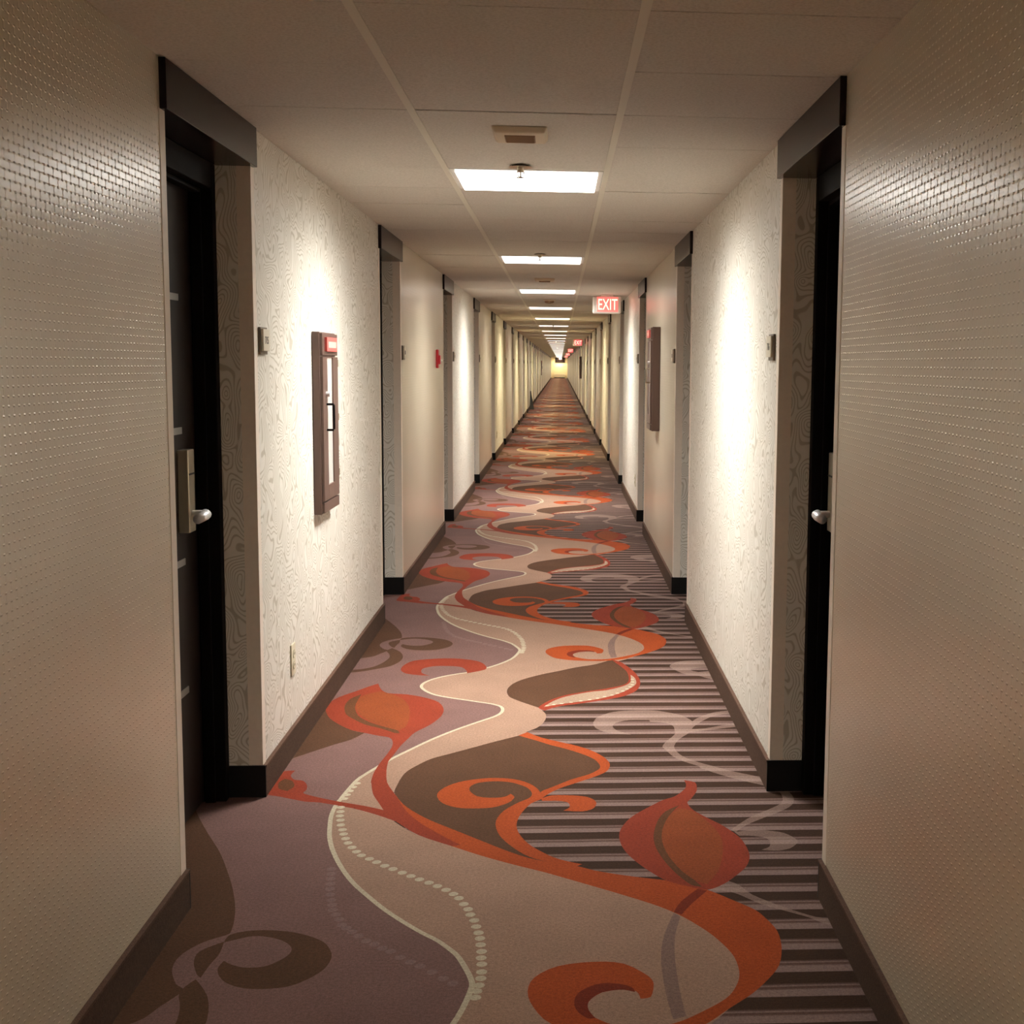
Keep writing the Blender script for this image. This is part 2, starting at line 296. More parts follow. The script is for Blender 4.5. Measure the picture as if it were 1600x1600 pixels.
SHAPES={
 'brown1':[
  [(0.269,6.672),(0.185,6.571),(0.086,6.506),(0,6.429),(-0.089,6.354),(-0.176,6.256),(-0.225,6.16),(-0.246,6.044),(-0.233,5.932),(-0.192,5.855),(-0.135,5.779),(-0.093,5.726),(-0.043,5.798),(0.034,5.904),(0.147,5.991),(0.228,6.047),(0.324,6.127),(0.359,6.246),(0.354,6.372),(0.318,6.624)],
  [(-0.168,5.28),(-0.244,5.213),(-0.272,5.188),(-0.363,5.099),(-0.429,5.036),(-0.494,4.974),(-0.533,4.906),(-0.569,4.825),(-0.583,4.753),(-0.589,4.656),(-0.588,4.575),(-0.583,4.549),(-0.546,4.388),(-0.479,4.275),(-0.417,4.182),(-0.332,4.106),(-0.249,4.018),(-0.17,3.948),(-0.093,3.879),(0.005,3.85),(-0.045,3.93),(-0.121,3.973),(-0.15,4.085),(-0.169,4.173),(-0.178,4.265),(-0.16,4.359),(-0.13,4.441),(-0.063,4.49),(-0.041,4.572),(0.046,4.679),(0.123,4.748),(0.171,4.819),(0.173,4.879),(0.143,4.965),(0.106,5.03),(0.04,5.105),(-0.023,5.165),(-0.087,5.226),(-0.148,5.292)],
  [(-1.5,3.35),(-1.5,4.55),(-1.319,4.597),(-1.25,4.426),(-1.217,4.345),(-1.14,4.176),(-1.064,4.019),(-1,3.86),(-0.947,3.714),(-0.907,3.577),(-0.888,3.481),(-0.882,3.42),(-0.891,3.406),(-0.936,3.369),(-0.967,3.318),(-0.98,3.263),(-0.972,3.2),(-0.942,3.131),(-0.915,3.097),(-0.947,3.018),(-0.983,2.944),(-1.5,2.6)],
  [(-1.5,6.6),(-1.05,5.926),(-1.034,5.716),(-0.865,5.378),(-0.808,5.34),(-0.845,5.245),(-0.905,5.17),(-0.98,5.066),(-1.035,4.989),(-1.055,4.974),(-1.5,4.95)],
  [(-0.885,3.367),(-0.918,3.335),(-0.937,3.298),(-0.93,3.243),(-0.905,3.18),(-0.891,3.163),(-0.887,3.232),(-0.879,3.296)],
  [(-0.922,3.09),(-0.901,3.155),(-0.849,3.066),(-0.819,2.95),(-0.821,2.839),(-0.856,2.732),(-0.92,2.667),(-0.984,2.617),(-1.039,2.592),(-1.084,2.58),(-1.042,2.648),(-0.992,2.668),(-0.939,2.72),(-0.904,2.813),(-0.887,2.923),(-0.898,3.008)],
  [(-0.884,3.362),(-0.885,3.381),(-0.879,3.41),(-0.846,3.429),(-0.796,3.435),(-0.73,3.424),(-0.673,3.397),(-0.623,3.356),(-0.595,3.303),(-0.585,3.256),(-0.594,3.194),(-0.625,3.143),(-0.665,3.107),(-0.721,3.097),(-0.772,3.103),(-0.818,3.13),(-0.847,3.169),(-0.862,3.214),(-0.857,3.254),(-0.836,3.235),(-0.799,3.215),(-0.748,3.218),(-0.715,3.252),(-0.698,3.288),(-0.701,3.326),(-0.73,3.365),(-0.774,3.391),(-0.817,3.398),(-0.855,3.38)]],
 'orange':[
  [(-0.583,4.549),(-0.542,4.445),(-0.488,4.354),(-0.426,4.273),(-0.338,4.179),(-0.254,4.089),(-0.172,4.002),(-0.095,3.932),(-0.02,3.89),(0.054,3.861),(0.112,3.821),(0.184,3.787),(0.255,3.76),(0.349,3.726),(0.438,3.663),(0.5,3.591),(0.559,3.516),(0.584,3.446),(0.599,3.373),(0.594,3.275),(0.57,3.173),(0.529,3.096),(0.477,3.022),(0.413,2.953),(0.355,2.887),(0.314,2.862),(0.218,2.83),(0.087,2.843),(-0.013,2.894),(-0.058,2.977),(-0.074,3.056),(-0.059,3.13),(-0,3.19),(0.092,3.211),(0.17,3.197),(0.228,3.127),(0.239,3.082),(0.227,3.017),(0.201,3.009),(0.193,3.047),(0.154,3.059),(0.109,3.045),(0.073,2.996),(0.076,2.938),(0.138,2.881),(0.22,2.869),(0.284,2.893),(0.316,2.915),(0.38,2.97),(0.421,3.017),(0.45,3.082),(0.462,3.142),(0.46,3.224),(0.44,3.3),(0.407,3.38),(0.35,3.476),(0.288,3.549),(0.2,3.625),(0.091,3.711),(-0.009,3.788),(-0.043,3.814),(-0.143,3.881),(-0.245,3.957),(-0.353,4.05),(-0.454,4.139),(-0.518,4.245)],
  [(-0.168,5.284),(-0.132,5.333),(-0.073,5.252),(0.001,5.19),(0.074,5.129),(0.126,5.07),(0.172,4.988),(0.195,4.909),(0.195,4.848),(0.179,4.79),(0.137,4.733),(0.068,4.664),(0.002,4.598),(-0.041,4.532),(-0.066,4.475),(-0.065,4.56),(-0.02,4.619),(0.046,4.7),(0.115,4.762),(0.155,4.827),(0.157,4.88),(0.138,4.949),(0.096,5.014),(0.03,5.088),(-0.037,5.148),(-0.092,5.209)],
  [(-0.061,4.533),(-0.083,4.614),(-0.125,4.679),(-0.185,4.718),(-0.263,4.726),(-0.349,4.695),(-0.403,4.641),(-0.432,4.571),(-0.429,4.51),(-0.404,4.449),(-0.356,4.406),(-0.3,4.393),(-0.228,4.402),(-0.175,4.451),(-0.157,4.51),(-0.173,4.545),(-0.194,4.511),(-0.245,4.504),(-0.291,4.523),(-0.321,4.585),(-0.319,4.639),(-0.289,4.675),(-0.231,4.688),(-0.172,4.671),(-0.117,4.615),(-0.096,4.552),(-0.103,4.5),(-0.141,4.45),(-0.188,4.368),(-0.211,4.266),(-0.2,4.16),(-0.17,4.072),(-0.121,3.98),(-0.075,3.925),(-0.02,3.89),(0.054,3.855),(0.074,3.873),(0.005,3.915),(-0.045,3.97),(-0.098,4.055),(-0.132,4.157),(-0.14,4.248),(-0.127,4.342),(-0.096,4.44),(-0.058,4.49)],
  [(-0.06,4.49),(-0.024,4.523),(0.045,4.521),(0.102,4.502),(0.132,4.45),(0.122,4.383),(0.082,4.352),(0.016,4.362),(0.038,4.394),(0.033,4.444),(-0.001,4.462),(-0.057,4.464)]],
 'red':[
  [(0.27,6.683),(0.318,6.624),(0.365,6.462),(0.392,6.295),(0.392,6.149),(0.364,6.021),(0.302,5.921),(0.199,5.847),(0.082,5.785),(0.001,5.745),(-0.063,5.675),(-0.093,5.726),(-0.043,5.852),(0.034,5.949),(0.148,6.025),(0.229,6.07),(0.313,6.139),(0.341,6.234),(0.341,6.398),(0.313,6.529)],
  [(-0.867,6.183),(-0.904,6.125),(-0.952,6.035),(-1.008,5.936),(-1.035,5.84),(-1.034,5.716),(-0.994,5.576),(-0.929,5.461),(-0.865,5.378),(-0.81,5.34),(-0.745,5.295),(-0.697,5.267),(-0.675,5.207),(-0.669,5.123),(-0.678,5.011),(-0.688,4.918),(-0.694,4.8),(-0.689,4.686),(-0.687,4.686),(-0.663,4.56),(-0.627,4.456),(-0.584,4.341),(-0.529,4.246),(-0.454,4.139),(-0.342,4.042),(-0.312,4.048),(-0.381,4.136),(-0.455,4.243),(-0.522,4.371),(-0.583,4.549),(-0.629,4.685),(-0.649,4.818),(-0.649,4.813),(-0.658,4.933),(-0.65,5.01),(-0.637,5.139),(-0.62,5.239),(-0.598,5.344),(-0.549,5.452),(-0.515,5.585),(-0.513,5.705),(-0.548,5.83),(-0.622,5.917),(-0.711,5.974),(-0.797,5.998),(-0.841,6.078)],
  [(-0.795,6.467),(-0.789,6.572),(-0.751,6.667),(-0.662,6.707),(-0.57,6.72),(-0.475,6.691),(-0.409,6.634),(-0.373,6.539),(-0.374,6.461),(-0.459,6.385),(-0.463,6.436),(-0.493,6.515),(-0.549,6.542),(-0.628,6.543),(-0.679,6.504),(-0.691,6.453),(-0.679,6.388),(-0.638,6.338),(-0.698,6.351),(-0.762,6.39)],
  [(-1.053,4.576),(-1.056,4.67),(-1.049,4.795),(-1.03,4.831),(-0.991,4.837),(-0.997,4.78),(-0.974,4.729),(-0.94,4.715),(-0.916,4.666),(-0.907,4.611),(-0.91,4.572),(-0.843,4.522),(-0.75,4.469),(-0.661,4.424),(-0.582,4.365),(-0.543,4.269),(-0.622,4.342),(-0.713,4.409),(-0.834,4.471),(-0.891,4.484),(-0.986,4.538)],
  [(0.466,4.681),(0.505,4.652),(0.501,4.56),(0.472,4.473),(0.454,4.431),(0.466,4.356),(0.507,4.274),(0.552,4.195),(0.592,4.089),(0.604,3.989),(0.6,3.908),(0.576,3.83),(0.531,3.756),(0.491,3.702),(0.438,3.663),(0.384,3.691),(0.326,3.733),(0.282,3.802),(0.239,3.894),(0.209,3.989),(0.198,4.088),(0.207,4.176),(0.245,4.283),(0.306,4.377),(0.368,4.459),(0.417,4.501),(0.459,4.58),(0.469,4.634)]],
 'darkred':[
  [(0.411,3.67),(0.438,3.657),(0.381,3.562),(0.347,3.492),(0.326,3.509),(0.355,3.585)],
  [(0.04,2.984),(0.045,3.032),(0.069,3.068),(0.109,3.092),(0.157,3.086),(0.184,3.068),(0.19,3.043),(0.163,3.056),(0.132,3.053),(0.1,3.038),(0.075,2.999),(0.074,2.959),(0.089,2.92),(0.073,2.917),(0.051,2.945)]],
 'rust':[
  [(0.417,4.374),(0.377,4.294),(0.346,4.171),(0.336,4.055),(0.347,3.93),(0.376,3.811),(0.408,3.736),(0.443,3.704),(0.489,3.807),(0.523,3.964),(0.531,4.106),(0.504,4.243),(0.46,4.348)],
  [(-0.913,5.923),(-0.912,5.775),(-0.874,5.632),(-0.811,5.515),(-0.744,5.438),(-0.675,5.364),(-0.648,5.436),(-0.65,5.588),(-0.676,5.77),(-0.732,5.92),(-0.835,6.033),(-0.884,5.989)]],
 'olive':[
  [(0.423,4.404),(0.37,4.343),(0.335,4.248),(0.312,4.113),(0.312,3.999),(0.333,3.877),(0.363,3.774),(0.395,3.7),(0.426,3.684),(0.408,3.736),(0.376,3.811),(0.347,3.93),(0.336,4.055),(0.346,4.171),(0.377,4.294)],
  [(-0.916,5.978),(-0.953,5.902),(-0.96,5.776),(-0.932,5.634),(-0.875,5.535),(-0.818,5.459),(-0.749,5.402),(-0.686,5.337),(-0.663,5.328),(-0.676,5.373),(-0.749,5.439),(-0.821,5.515),(-0.877,5.613),(-0.911,5.754),(-0.917,5.88)],
  [(-1.023,4.696),(-1.01,4.738),(-0.98,4.716),(-0.958,4.653),(-0.973,4.6),(-1.009,4.628)]],
 'tan2':[
  [(0.355,6.339),(0.373,6.271),(0.373,6.161),(0.344,6.079),(0.282,5.971),(0.2,5.886),(0.111,5.833),(0.023,5.793),(-0.069,5.736),(-0.027,5.836),(0.034,5.922),(0.147,6.003),(0.228,6.035),(0.312,6.115),(0.348,6.198)]],
 'taupe':[
  [(0.325,3.503),(0.341,3.476),(0.316,3.354),(0.304,3.211),(0.301,3.038),(0.305,2.919),(0.273,2.905),(0.265,3.039),(0.267,3.213),(0.286,3.355)]],
 'curl':[
  [(0.148,5.474),(0.174,5.57),(0.241,5.644),(0.322,5.666),(0.43,5.664),(0.521,5.602),(0.541,5.581),(0.567,5.522),(0.579,5.483),(0.599,5.525),(0.648,5.589),(0.701,5.634),(0.775,5.661),(0.767,5.596),(0.723,5.593),(0.665,5.549),(0.614,5.473),(0.575,5.398),(0.564,5.362),(0.624,5.373),(0.702,5.418),(0.774,5.45),(0.772,5.403),(0.696,5.371),(0.621,5.342),(0.557,5.316),(0.533,5.281),(0.496,5.212),(0.469,5.127),(0.468,5.061),(0.489,4.979),(0.543,4.9),(0.606,4.837),(0.668,4.776),(0.73,4.73),(0.773,4.683),(0.796,4.588),(0.831,4.551),(0.841,4.471),(0.821,4.395),(0.777,4.338),(0.718,4.283),(0.654,4.223),(0.615,4.178),(0.587,4.134),(0.574,4.156),(0.608,4.209),(0.663,4.285),(0.728,4.348),(0.785,4.413),(0.802,4.481),(0.796,4.552),(0.758,4.607),(0.689,4.665),(0.609,4.743),(0.544,4.824),(0.538,4.851),(0.496,4.898),(0.455,4.964),(0.429,5.062),(0.419,5.111),(0.439,5.179),(0.483,5.282),(0.489,5.354),(0.488,5.41),(0.461,5.457),(0.395,5.478),(0.392,5.506),(0.303,5.508),(0.249,5.471),(0.229,5.416),(0.244,5.351),(0.302,5.287),(0.227,5.303),(0.183,5.34),(0.154,5.395)],
  [(0.582,4.134),(0.644,4.154),(0.696,4.145),(0.746,4.121),(0.774,4.069),(0.775,4.033),(0.743,3.985),(0.698,3.965),(0.648,3.974),(0.678,4.001),(0.687,4.057),(0.666,4.087),(0.625,4.1),(0.594,4.101)],
  [(0.442,3.657),(0.508,3.726),(0.538,3.695),(0.566,3.623),(0.625,3.553),(0.664,3.512),(0.723,3.462),(0.766,3.449),(0.783,3.402),(0.737,3.419),(0.7,3.462),(0.64,3.508),(0.583,3.554),(0.528,3.624),(0.494,3.651)],
  [(0.566,6.525),(0.612,6.62),(0.677,6.647),(0.767,6.659),(0.777,6.576),(0.767,6.496),(0.678,6.47),(0.668,6.431),(0.701,6.392),(0.765,6.417),(0.772,6.227),(0.729,6.265),(0.693,6.315),(0.635,6.342),(0.589,6.432)]],
}

def smooth_loop(pts, closed=True, n=3):
    out = []; m = len(pts)
    for i in range(m if closed else m-1):
        p0, p1, p2, p3 = [Vector(pts[(i+k) % m]) if closed else Vector(pts[max(0, min(m-1, i+k))]) for k in (-1, 0, 1, 2)]
        def tan(a, b, c):
            u, v = b-a, c-b
            if u.length < 1e-6 or v.length < 1e-6 or u.angle(v) > 1.15: return Vector((0, 0))
            return (c-a)/2 * min(1, 2*min(u.length, v.length)/max(1e-6, (c-a).length))
        t1, t2 = tan(p0, p1, p2), tan(p1, p2, p3)
        for k in range(n):
            s = k/n; s2 = s*s; s3 = s2*s
            out.append((2*s3-3*s2+1)*p1 + (s3-2*s2+s)*t1 + (-2*s3+3*s2)*p2 + (s3-s2)*t2)
    if not closed: out.append(Vector(pts[-1]))
    return out

def build_floor():
    order = ['stripe', 'mauve', 'tan', 'taupe', 'curl', 'brown1', 'orange', 'red', 'darkred', 'rust', 'olive', 'tan2', 'cream', 'faint']
    cols = {'stripe': None, 'mauve': srgb(144, 110, 104), 'tan': srgb(186, 150, 129), 'taupe': srgb(156, 126, 115),
            'curl': srgb(166, 138, 126), 'brown1': srgb(102, 70, 50), 'orange': srgb(190, 84, 36), 'red': srgb(162, 66, 43),
            'darkred': srgb(140, 52, 30), 'rust': srgb(172, 86, 44), 'olive': srgb(112, 72, 44), 'tan2': srgb(188, 160, 138),
            'cream': srgb(226, 212, 184), 'faint': srgb(154, 124, 120)}
    X0, X1, Y0 = LX-0.45, RX+0.45, 3.0
    polys = []
    def periodic(line):
        full = [(x, y+k*PER) for k in (-1, 0, 1, 2) for x, y in line]
        return smooth_loop(full, False)
    wave, edge = periodic(WAVE), periodic(EDGE)
    polys.append((0, [Vector((X0, Y0)), Vector((X1, Y0)), Vector((X1, Y0+PER)), Vector((X0, Y0+PER))]))
    polys.append((1, [Vector((X0-.1, wave[0].y))] + wave + [Vector((X0-.1, wave[-1].y))]))
    polys.append((2, wave + edge[::-1]))
    # cream outline of the wave
    hw = 0.0075; L = []; R = []
    for i, p in enumerate(wave):
        d = (wave[min(i+1, len(wave)-1)] - wave[max(i-1, 0)]).normalized(); nrm = Vector((-d.y, d.x))
        L.append(p+nrm*hw); R.append(p-nrm*hw)
    line_polys = []
    step = 6
    for i in range(0, len(wave)-1, step):
        j = min(i+step, len(wave)-1); line_polys.append(L[i:j+1] + R[i:j+1][::-1])
    for key, loops in SHAPES.items():
        for lp in loops:
            s = smooth_loop(lp)
            for k in (-1, 0, 1): polys.append((order.index(key), [v+Vector((0, k*PER)) for v in s]))
    for lp in line_polys: polys.append((order.index('cream')-20, lp))   # the outline lies under the motifs
    def disc(c, r, key):
        for k in (-1, 0, 1):
            polys.append((order.index(key), [Vector((c[0]+r*math.cos(a), c[1]+k*PER+r*1.05*math.sin(a))) for a in [j*math.pi/5 for j in range(10)]]))
    for c in DOTS: disc(c, 0.0145, 'cream')
    for c in SMALL_DOTS: disc(c, 0.009, 'cream')
    for c in FAINT_DOTS: disc(c, 0.0145, 'faint')
    verts = []; faces = []; keep = []
    for key, lp in polys:
        if max(v.y for v in lp) < Y0 or min(v.y for v in lp) > Y0+PER: continue
        if sum(a.x*b.y-b.x*a.y for a, b in zip(lp, lp[1:]+lp[:1])) < 0: lp = lp[::-1]
        faces.append(list(range(len(verts), len(verts)+len(lp)))); verts += lp; keep.append(key)
    ov, oe, of, _, _, ofo = delaunay_2d_cdt(verts, [], faces, 0, 1e-5)
    rank = lambda k: (k+20-0.0-12+2.5) if k < 0 else k       # outline ranks just above 'tan'
    tris = []; mats = []
    for f, src in zip(of, ofo):
        if 0 not in src: continue
        best = max((keep[i] for i in src), key=rank)
        tris.append(f); mats.append(best+20 if best < 0 else best)
    nk0 = math.floor((BACK-0.5-Y0)/PER); nk1 = math.ceil((END+0.5-Y0)/PER)
    V = []; Fc = []; MI = []; nv = len(ov)
    for k in range(nk0, nk1):
        off = (k-nk0)*nv
        V += [(v.x, v.y+k*PER, 0.0) for v in ov]; Fc += [[i+off for i in f] for f in tris]; MI += mats
    me = bpy.data.meshes.new('floor'); me.from_pydata(V, [], Fc)
    for nme in order: me.materials.append(carpet('carpet_'+nme, cols[nme], nme in ('stripe', 'curl'), nme == 'rust'))
    me.polygons.foreach_set('material_index', MI); me.update()
    bm = bmesh.new(); bm.from_mesh(me)
    for f in bm.faces:
        if f.normal.z < 0: f.normal_flip()
    bm.to_mesh(me); bm.free()
    o = bpy.data.objects.new('floor', me); C.objects.link(o); struct(o)
    print('floor tris', len(tris), 'total', len(Fc))
build_floor()

# ------------------------------------------------------------ walls, ceiling
def build_wall(side):
    s = -1 if side == 'left' else 1
    X = LX if side == 'left' else RX
    Xb = X + s*0.42
    bm = bmesh.new()
    for k, (a, b) in enumerate(segments(side)):
        v, fs = bx(bm, min(X, Xb), max(X, Xb), a, b, 0.0, TOP, 1 if k % 2 else 0)
        for f in fs[2:4]: f.material_index = 1
    for a, b in openings(side):     # wall above and behind each door
        bx(bm, min(X+s*.30, Xb), max(X+s*.30, Xb), a, b, 0.0, TOP, 2)
    struct(obj('wall_'+side, bm, [M['weave'], M['swirl'], M['void']]))
    # carpet base with its bound top edge
    bm = bmesh.new()
    for a, b in segments(side):
        x0, x1 = sorted((X, X-s*0.011)); bx(bm, x0, x1, a, b, 0, BASE_H-0.006, 0)
        x0, x1 = sorted((X, X-s*0.014)); bx(bm, x0, x1, a, b, BASE_H-0.008, BASE_H, 1)
    struct(obj('baseboard_'+side, bm, [M['base'], M['bind']]))
for side in ('left', 'right'): build_wall(side)
struct(box('wall_end', LX-.45, RX+.45, END, END+.15, 0, TOP+.1, M['endwall']))
struct(box('wall_back', LX-.45, RX+.45, BACK-.15, BACK, 0, TOP+.1, M['endwall']))

LIGHT_Y = [TILE0 + TILE*(4+7*n) for n in range(-2, 34)]
LIGHT_Y = [y for y in LIGHT_Y if y < END-.7]
def build_ceiling():
    bm = bmesh.new(); k0 = math.floor((BACK-TILE0)/TILE); k1 = math.ceil((END-TILE0)/TILE)
    cols = [(LX-.02, BAR_L-.006), (BAR_L+.006, BAR_R-.006), (BAR_R+.006, RX+.02)]
    for k in range(k0, k1):
        y0 = TILE0+k*TILE
        for ci, (a, b) in enumerate(cols):
            if ci == 1 and any(abs(y0-ly) < 0.1 for ly in LIGHT_Y): continue
            g0, g1 = random.uniform(.0020, .0036), random.uniform(.0020, .0036)
            dz = random.uniform(0, .0022); v, fs = bx(bm, a, b, y0+g0, y0+TILE-g1, TOP+dz, TOP+dz+.015, 0)
    bx(bm, LX-.45, RX+.45, BACK, END, TOP+.05, TOP+.06, 1)
    bx(bm, LX-.45, LX-.018, BACK, END, TOP, TOP+.02, 0); bx(bm, RX+.018, RX+.45, BACK, END, TOP, TOP+.02, 0)
    struct(obj('ceiling', bm, [M['tile'], M['void']]))
    for i, x in enumerate((BAR_L, BAR_R)):
        bm = bmesh.new(); bx(bm, x-.012, x+.012, BACK, END, TOP-.003, TOP); bx(bm, x-.002, x+.002, BACK, END, TOP, TOP+.03)
        struct(obj('trim_%d' % (i+1), bm, M['bar']))
build_ceiling()

# ------------------------------------------------------------ doors
ORD = ['nearest', 'second', 'third', 'fourth', 'fifth', 'sixth', 'seventh', 'eighth', 'ninth', 'tenth', 'eleventh', 'twelfth']
def make_door(side, name):
    """origin on the floor at the wall face, near edge of the recess"""
    s = -1 if side == 'left' else 1
    r = empty(name, ((LX if s < 0 else RX), DOOR0[side], 0)); struct(r)
    def B(nm, d0, d1, y0, y1, z0, z1, m, par=r, bev=0.0):      # d = depth into the wall
        return box(nm, s*d0, s*d1, y0, y1, z0, z1, m, par, bev)
    B('header_panel', -.018, .115, -.035, OPEN+.03, HEAD_Z-.002, TOP-.003, M['header'], bev=.002)
    B('header_soffit', .115, .298, .001, OPEN-.001, HEAD_Z, TOP-.003, M['frame'])
    # hollow metal frame: two jambs and a head with a stop
    bm = bmesh.new()
    def b2(d0, d1, y0, y1, z0, z1): x0, x1 = sorted((s*d0, s*d1)); bx(bm, x0, x1, y0, y1, z0, z1)
    FW = .05; FH = HEAD_Z-.085
    b2(.115, .225, .0015, FW, 0, HEAD_Z-.001); b2(.115, .225, OPEN-FW, OPEN-.0015, 0, HEAD_Z-.001)
    b2(.115, .225, FW, OPEN-FW, FH, HEAD_Z-.001)
    b2(.15, .185, FW, FW+.014, 0, FH); b2(.15, .185, OPEN-FW-.014, OPEN-FW, 0, FH); b2(.15, .185, FW, OPEN-FW, FH-.014, FH)
    obj('door_frame', bm, M['frame'], r, bevel=.003)
    leaf = B('door_leaf', .19, .235, FW+.003, OPEN-FW-.003, .008, FH-.003, M['leaf'], bev=.002)
    for z in (1.735, 1.306, .875, .445):
        B('inlay_strip', .186, .1905, FW+.014, OPEN-.215, z-.011, z+.011, M['strip'], leaf)
    ly = .725 if s < 0 else .775
    lk = B('lock_plate', .155, .191, ly-.036, ly+.036, .975, 1.245, M['steel'], leaf, .003)
    B('card_slot', .1535, .157, ly-.030, ly+.034, 1.163, 1.169, M['slot'], lk)
    bm = bmesh.new()
    cyl(bm, (s*.135, ly, 1.035), .012, .045, 'x', 16)
    pts = [(s*.115, ly+.004, 1.035), (s*.105, ly-.02, 1.035), (s*.102, ly-.06, 1.034), (s*.108, ly-.115, 1.030)]
    tube(bm, pts, .0155, 14)
    obj('lever_handle', bm, M['chrome'], lk, smooth=True)
    # L-shaped corner guards and black cove base inside the recess
    for nm, y0, y1, ya, yb in (('near', -.045, .0015, 0, .0015), ('far', OPEN-.0015, OPEN+.045, OPEN-.0015, OPEN)):
        bm = bmesh.new(); x0, x1 = sorted((-s*.0018, 0)); bx(bm, x0, x1, y0, y1, BASE_H, HEAD_Z-.002)
        x0, x1 = sorted((0, s*.046)); bx(bm, x0, x1, ya, yb, BASE_H, HEAD_Z-.002)
        obj('corner_guard', bm, M['guard'], r)
        B('recess_base', -.0115, .115, *((0, .006) if nm == 'near' else (OPEN-.006, OPEN+.0005)), 0, BASE_H-.001, M['vinyl'])
    return r

n = 1
for side in ('left', 'right'):
    proto = make_door(side, 'door_%d' % n); n += 1
    for k in range(1, NDOORS):
        d = dup(proto, (proto.location.x, DOOR0[side]+PITCH*k, 0)); d.name = 'door_%d' % n; n += 1

# ------------------------------------------------------------ ceiling lights
def make_light(name, loc, mat):
    r = empty(name, loc)       # origin at the centre of the tile, on the ceiling plane
    w = (BAR_R-BAR_L)/2-.013; h = TILE/2-.002
    bm = bmesh.new()
    for x0, x1, y0, y1 in ((-w, -w+.022, -h, h), (w-.022, w, -h, h), (-w+.022, w-.022, -h, -h+.02), (-w+.022, w-.022, h-.02, h)):
        bx(bm, x0, x1, y0, y1, 0, .03)
    obj('frame', bm, M['white'], r)
    bm = bmesh.new(); v, fs = bx(bm, -w+.022, w-.022, -h+.02, h-.02, DROP, .004)
    for f in fs[:4]: f.material_index = 1
    dd = obj('diffuser', bm, [mat, SIDE], r)
    return r
DROP = -0.008; BEHIND = 3.2; NEAR = 0.025
SIDE = emitter('lens_edge', (1, .96, .90, 1), LAMP*.03)
lamp_mats = {
 'cool': lens('lit_diffuser_neutral', (1, .97, .91, 1), LAMP*1.15),
 'dim': lens('lit_diffuser_soft', (1, .95, .91, 1), LAMP*.6),
 'warm': lens('lit_diffuser_warm', (1, .86, .54, 1), LAMP*1.0),
 'warmdim': lens('lit_diffuser_grey', (1, .93, .84, 1), LAMP*.55),
 'end': lens('lit_diffuser_end', (1, .86, .58, 1), LAMP*1.2),
 'behind': lens('lit_diffuser_behind', (1, .97, .86, 1), LAMP*BEHIND),
 'near': lens('lit_diffuser_near', (1, .96, .84, 1), LAMP*NEAR),
}
cx = (BAR_L+BAR_R)/2
protos = {}
fi = 0
for y in LIGHT_Y:
    k = fi if y > 2 else -1
    kind = 'end' if y > END-9 else 'behind' if y < -1 else 'near' if y < 2 else 'cool' if k == 0 else 'dim' if k == 1 else 'cool' if k == 2 else 'warmdim' if k % 2 else 'warm'
    loc = (cx, y+TILE/2, TOP)
    if kind in protos: o = dup(protos[kind], loc)
    else: o = protos[kind] = make_light('ceiling_light', loc, lamp_mats[kind])
    if y < 2:
        tag(o, 'flat ceiling light panel overhead behind the viewer, outside the picture', 'ceiling light', 'square ceiling lights down the corridor')
    else:
        if k < 8:
            lab = ['largest and nearest bright rectangular ceiling light panel, beside the sprinkler', 'second ceiling light panel from the viewer, narrow and white',
                   'third ceiling light panel, just left of the nearest exit sign', 'fourth ceiling light panel, thin strip behind the third',
                   'fifth ceiling light panel, warm yellowish glow', 'sixth ceiling light panel, thin strip past the yellowish fifth',
                   'seventh ceiling light panel down the corridor, warm glow', 'eighth ceiling light panel down the corridor, thin strip'][k]
        else: lab = 'tiny far ceiling light panel near the corridor vanishing point'
        tag(o, lab, 'ceiling light', 'square ceiling lights down the corridor'); fi += 1

# ------------------------------------------------------------ things on the ceiling
def text_mesh(name, body, size, m, parent, loc, rot, extrude=.0006, sx=1.0):
    cu = bpy.data.curves.new(name, 'FONT'); cu.body = body; cu.size = size; cu.extrude = extrude
    cu.align_x = 'CENTER'; cu.align_y = 'CENTER'
    tmp = bpy.data.objects.new(name+'_tmp', cu); C.objects.link(tmp)
    dg = bpy.context.evaluated_depsgraph_get(); me = bpy.data.meshes.new_from_object(tmp.evaluated_get(dg))
    bpy.data.objects.remove(tmp); me.name = name
    me.materials.clear(); me.materials.append(m)
    o = bpy.data.objects.new(name, me); C.objects.link(o); o.parent = parent
    o.location = loc; o.rotation_euler = rot; o.scale = (sx, 1, 1)
    return o

def make_speaker(loc, w=.19, d=.24):
    r = empty('ceiling_speaker', loc)
    bm = bmesh.new(); v, fs = bx(bm, -w/2, w/2, -d/2, d/2, -.022, -.0005)
    for q in v:
        if q.co.z < -.01: q.co.x *= .88; q.co.y *= .86
    obj('housing', bm, M['tan'], r, bevel=.006)
    bm = bmesh.new(); bx(bm, -w*.27, w*.27, -d*.25, d*.25, -.026, -.021)
    for i in range(9): bx(bm, -w*.25, w*.25, -d*.22+i*d*.055-.002, -d*.22+i*d*.055+.002, -.028, -.025)
    obj('grille', bm, M['tandark'], r)
    return r
sp = make_speaker((-.14, 4.55, TOP))
tag(sp, 'tan rounded plastic ceiling unit with square brown grille, before the nearest light', 'alarm speaker')

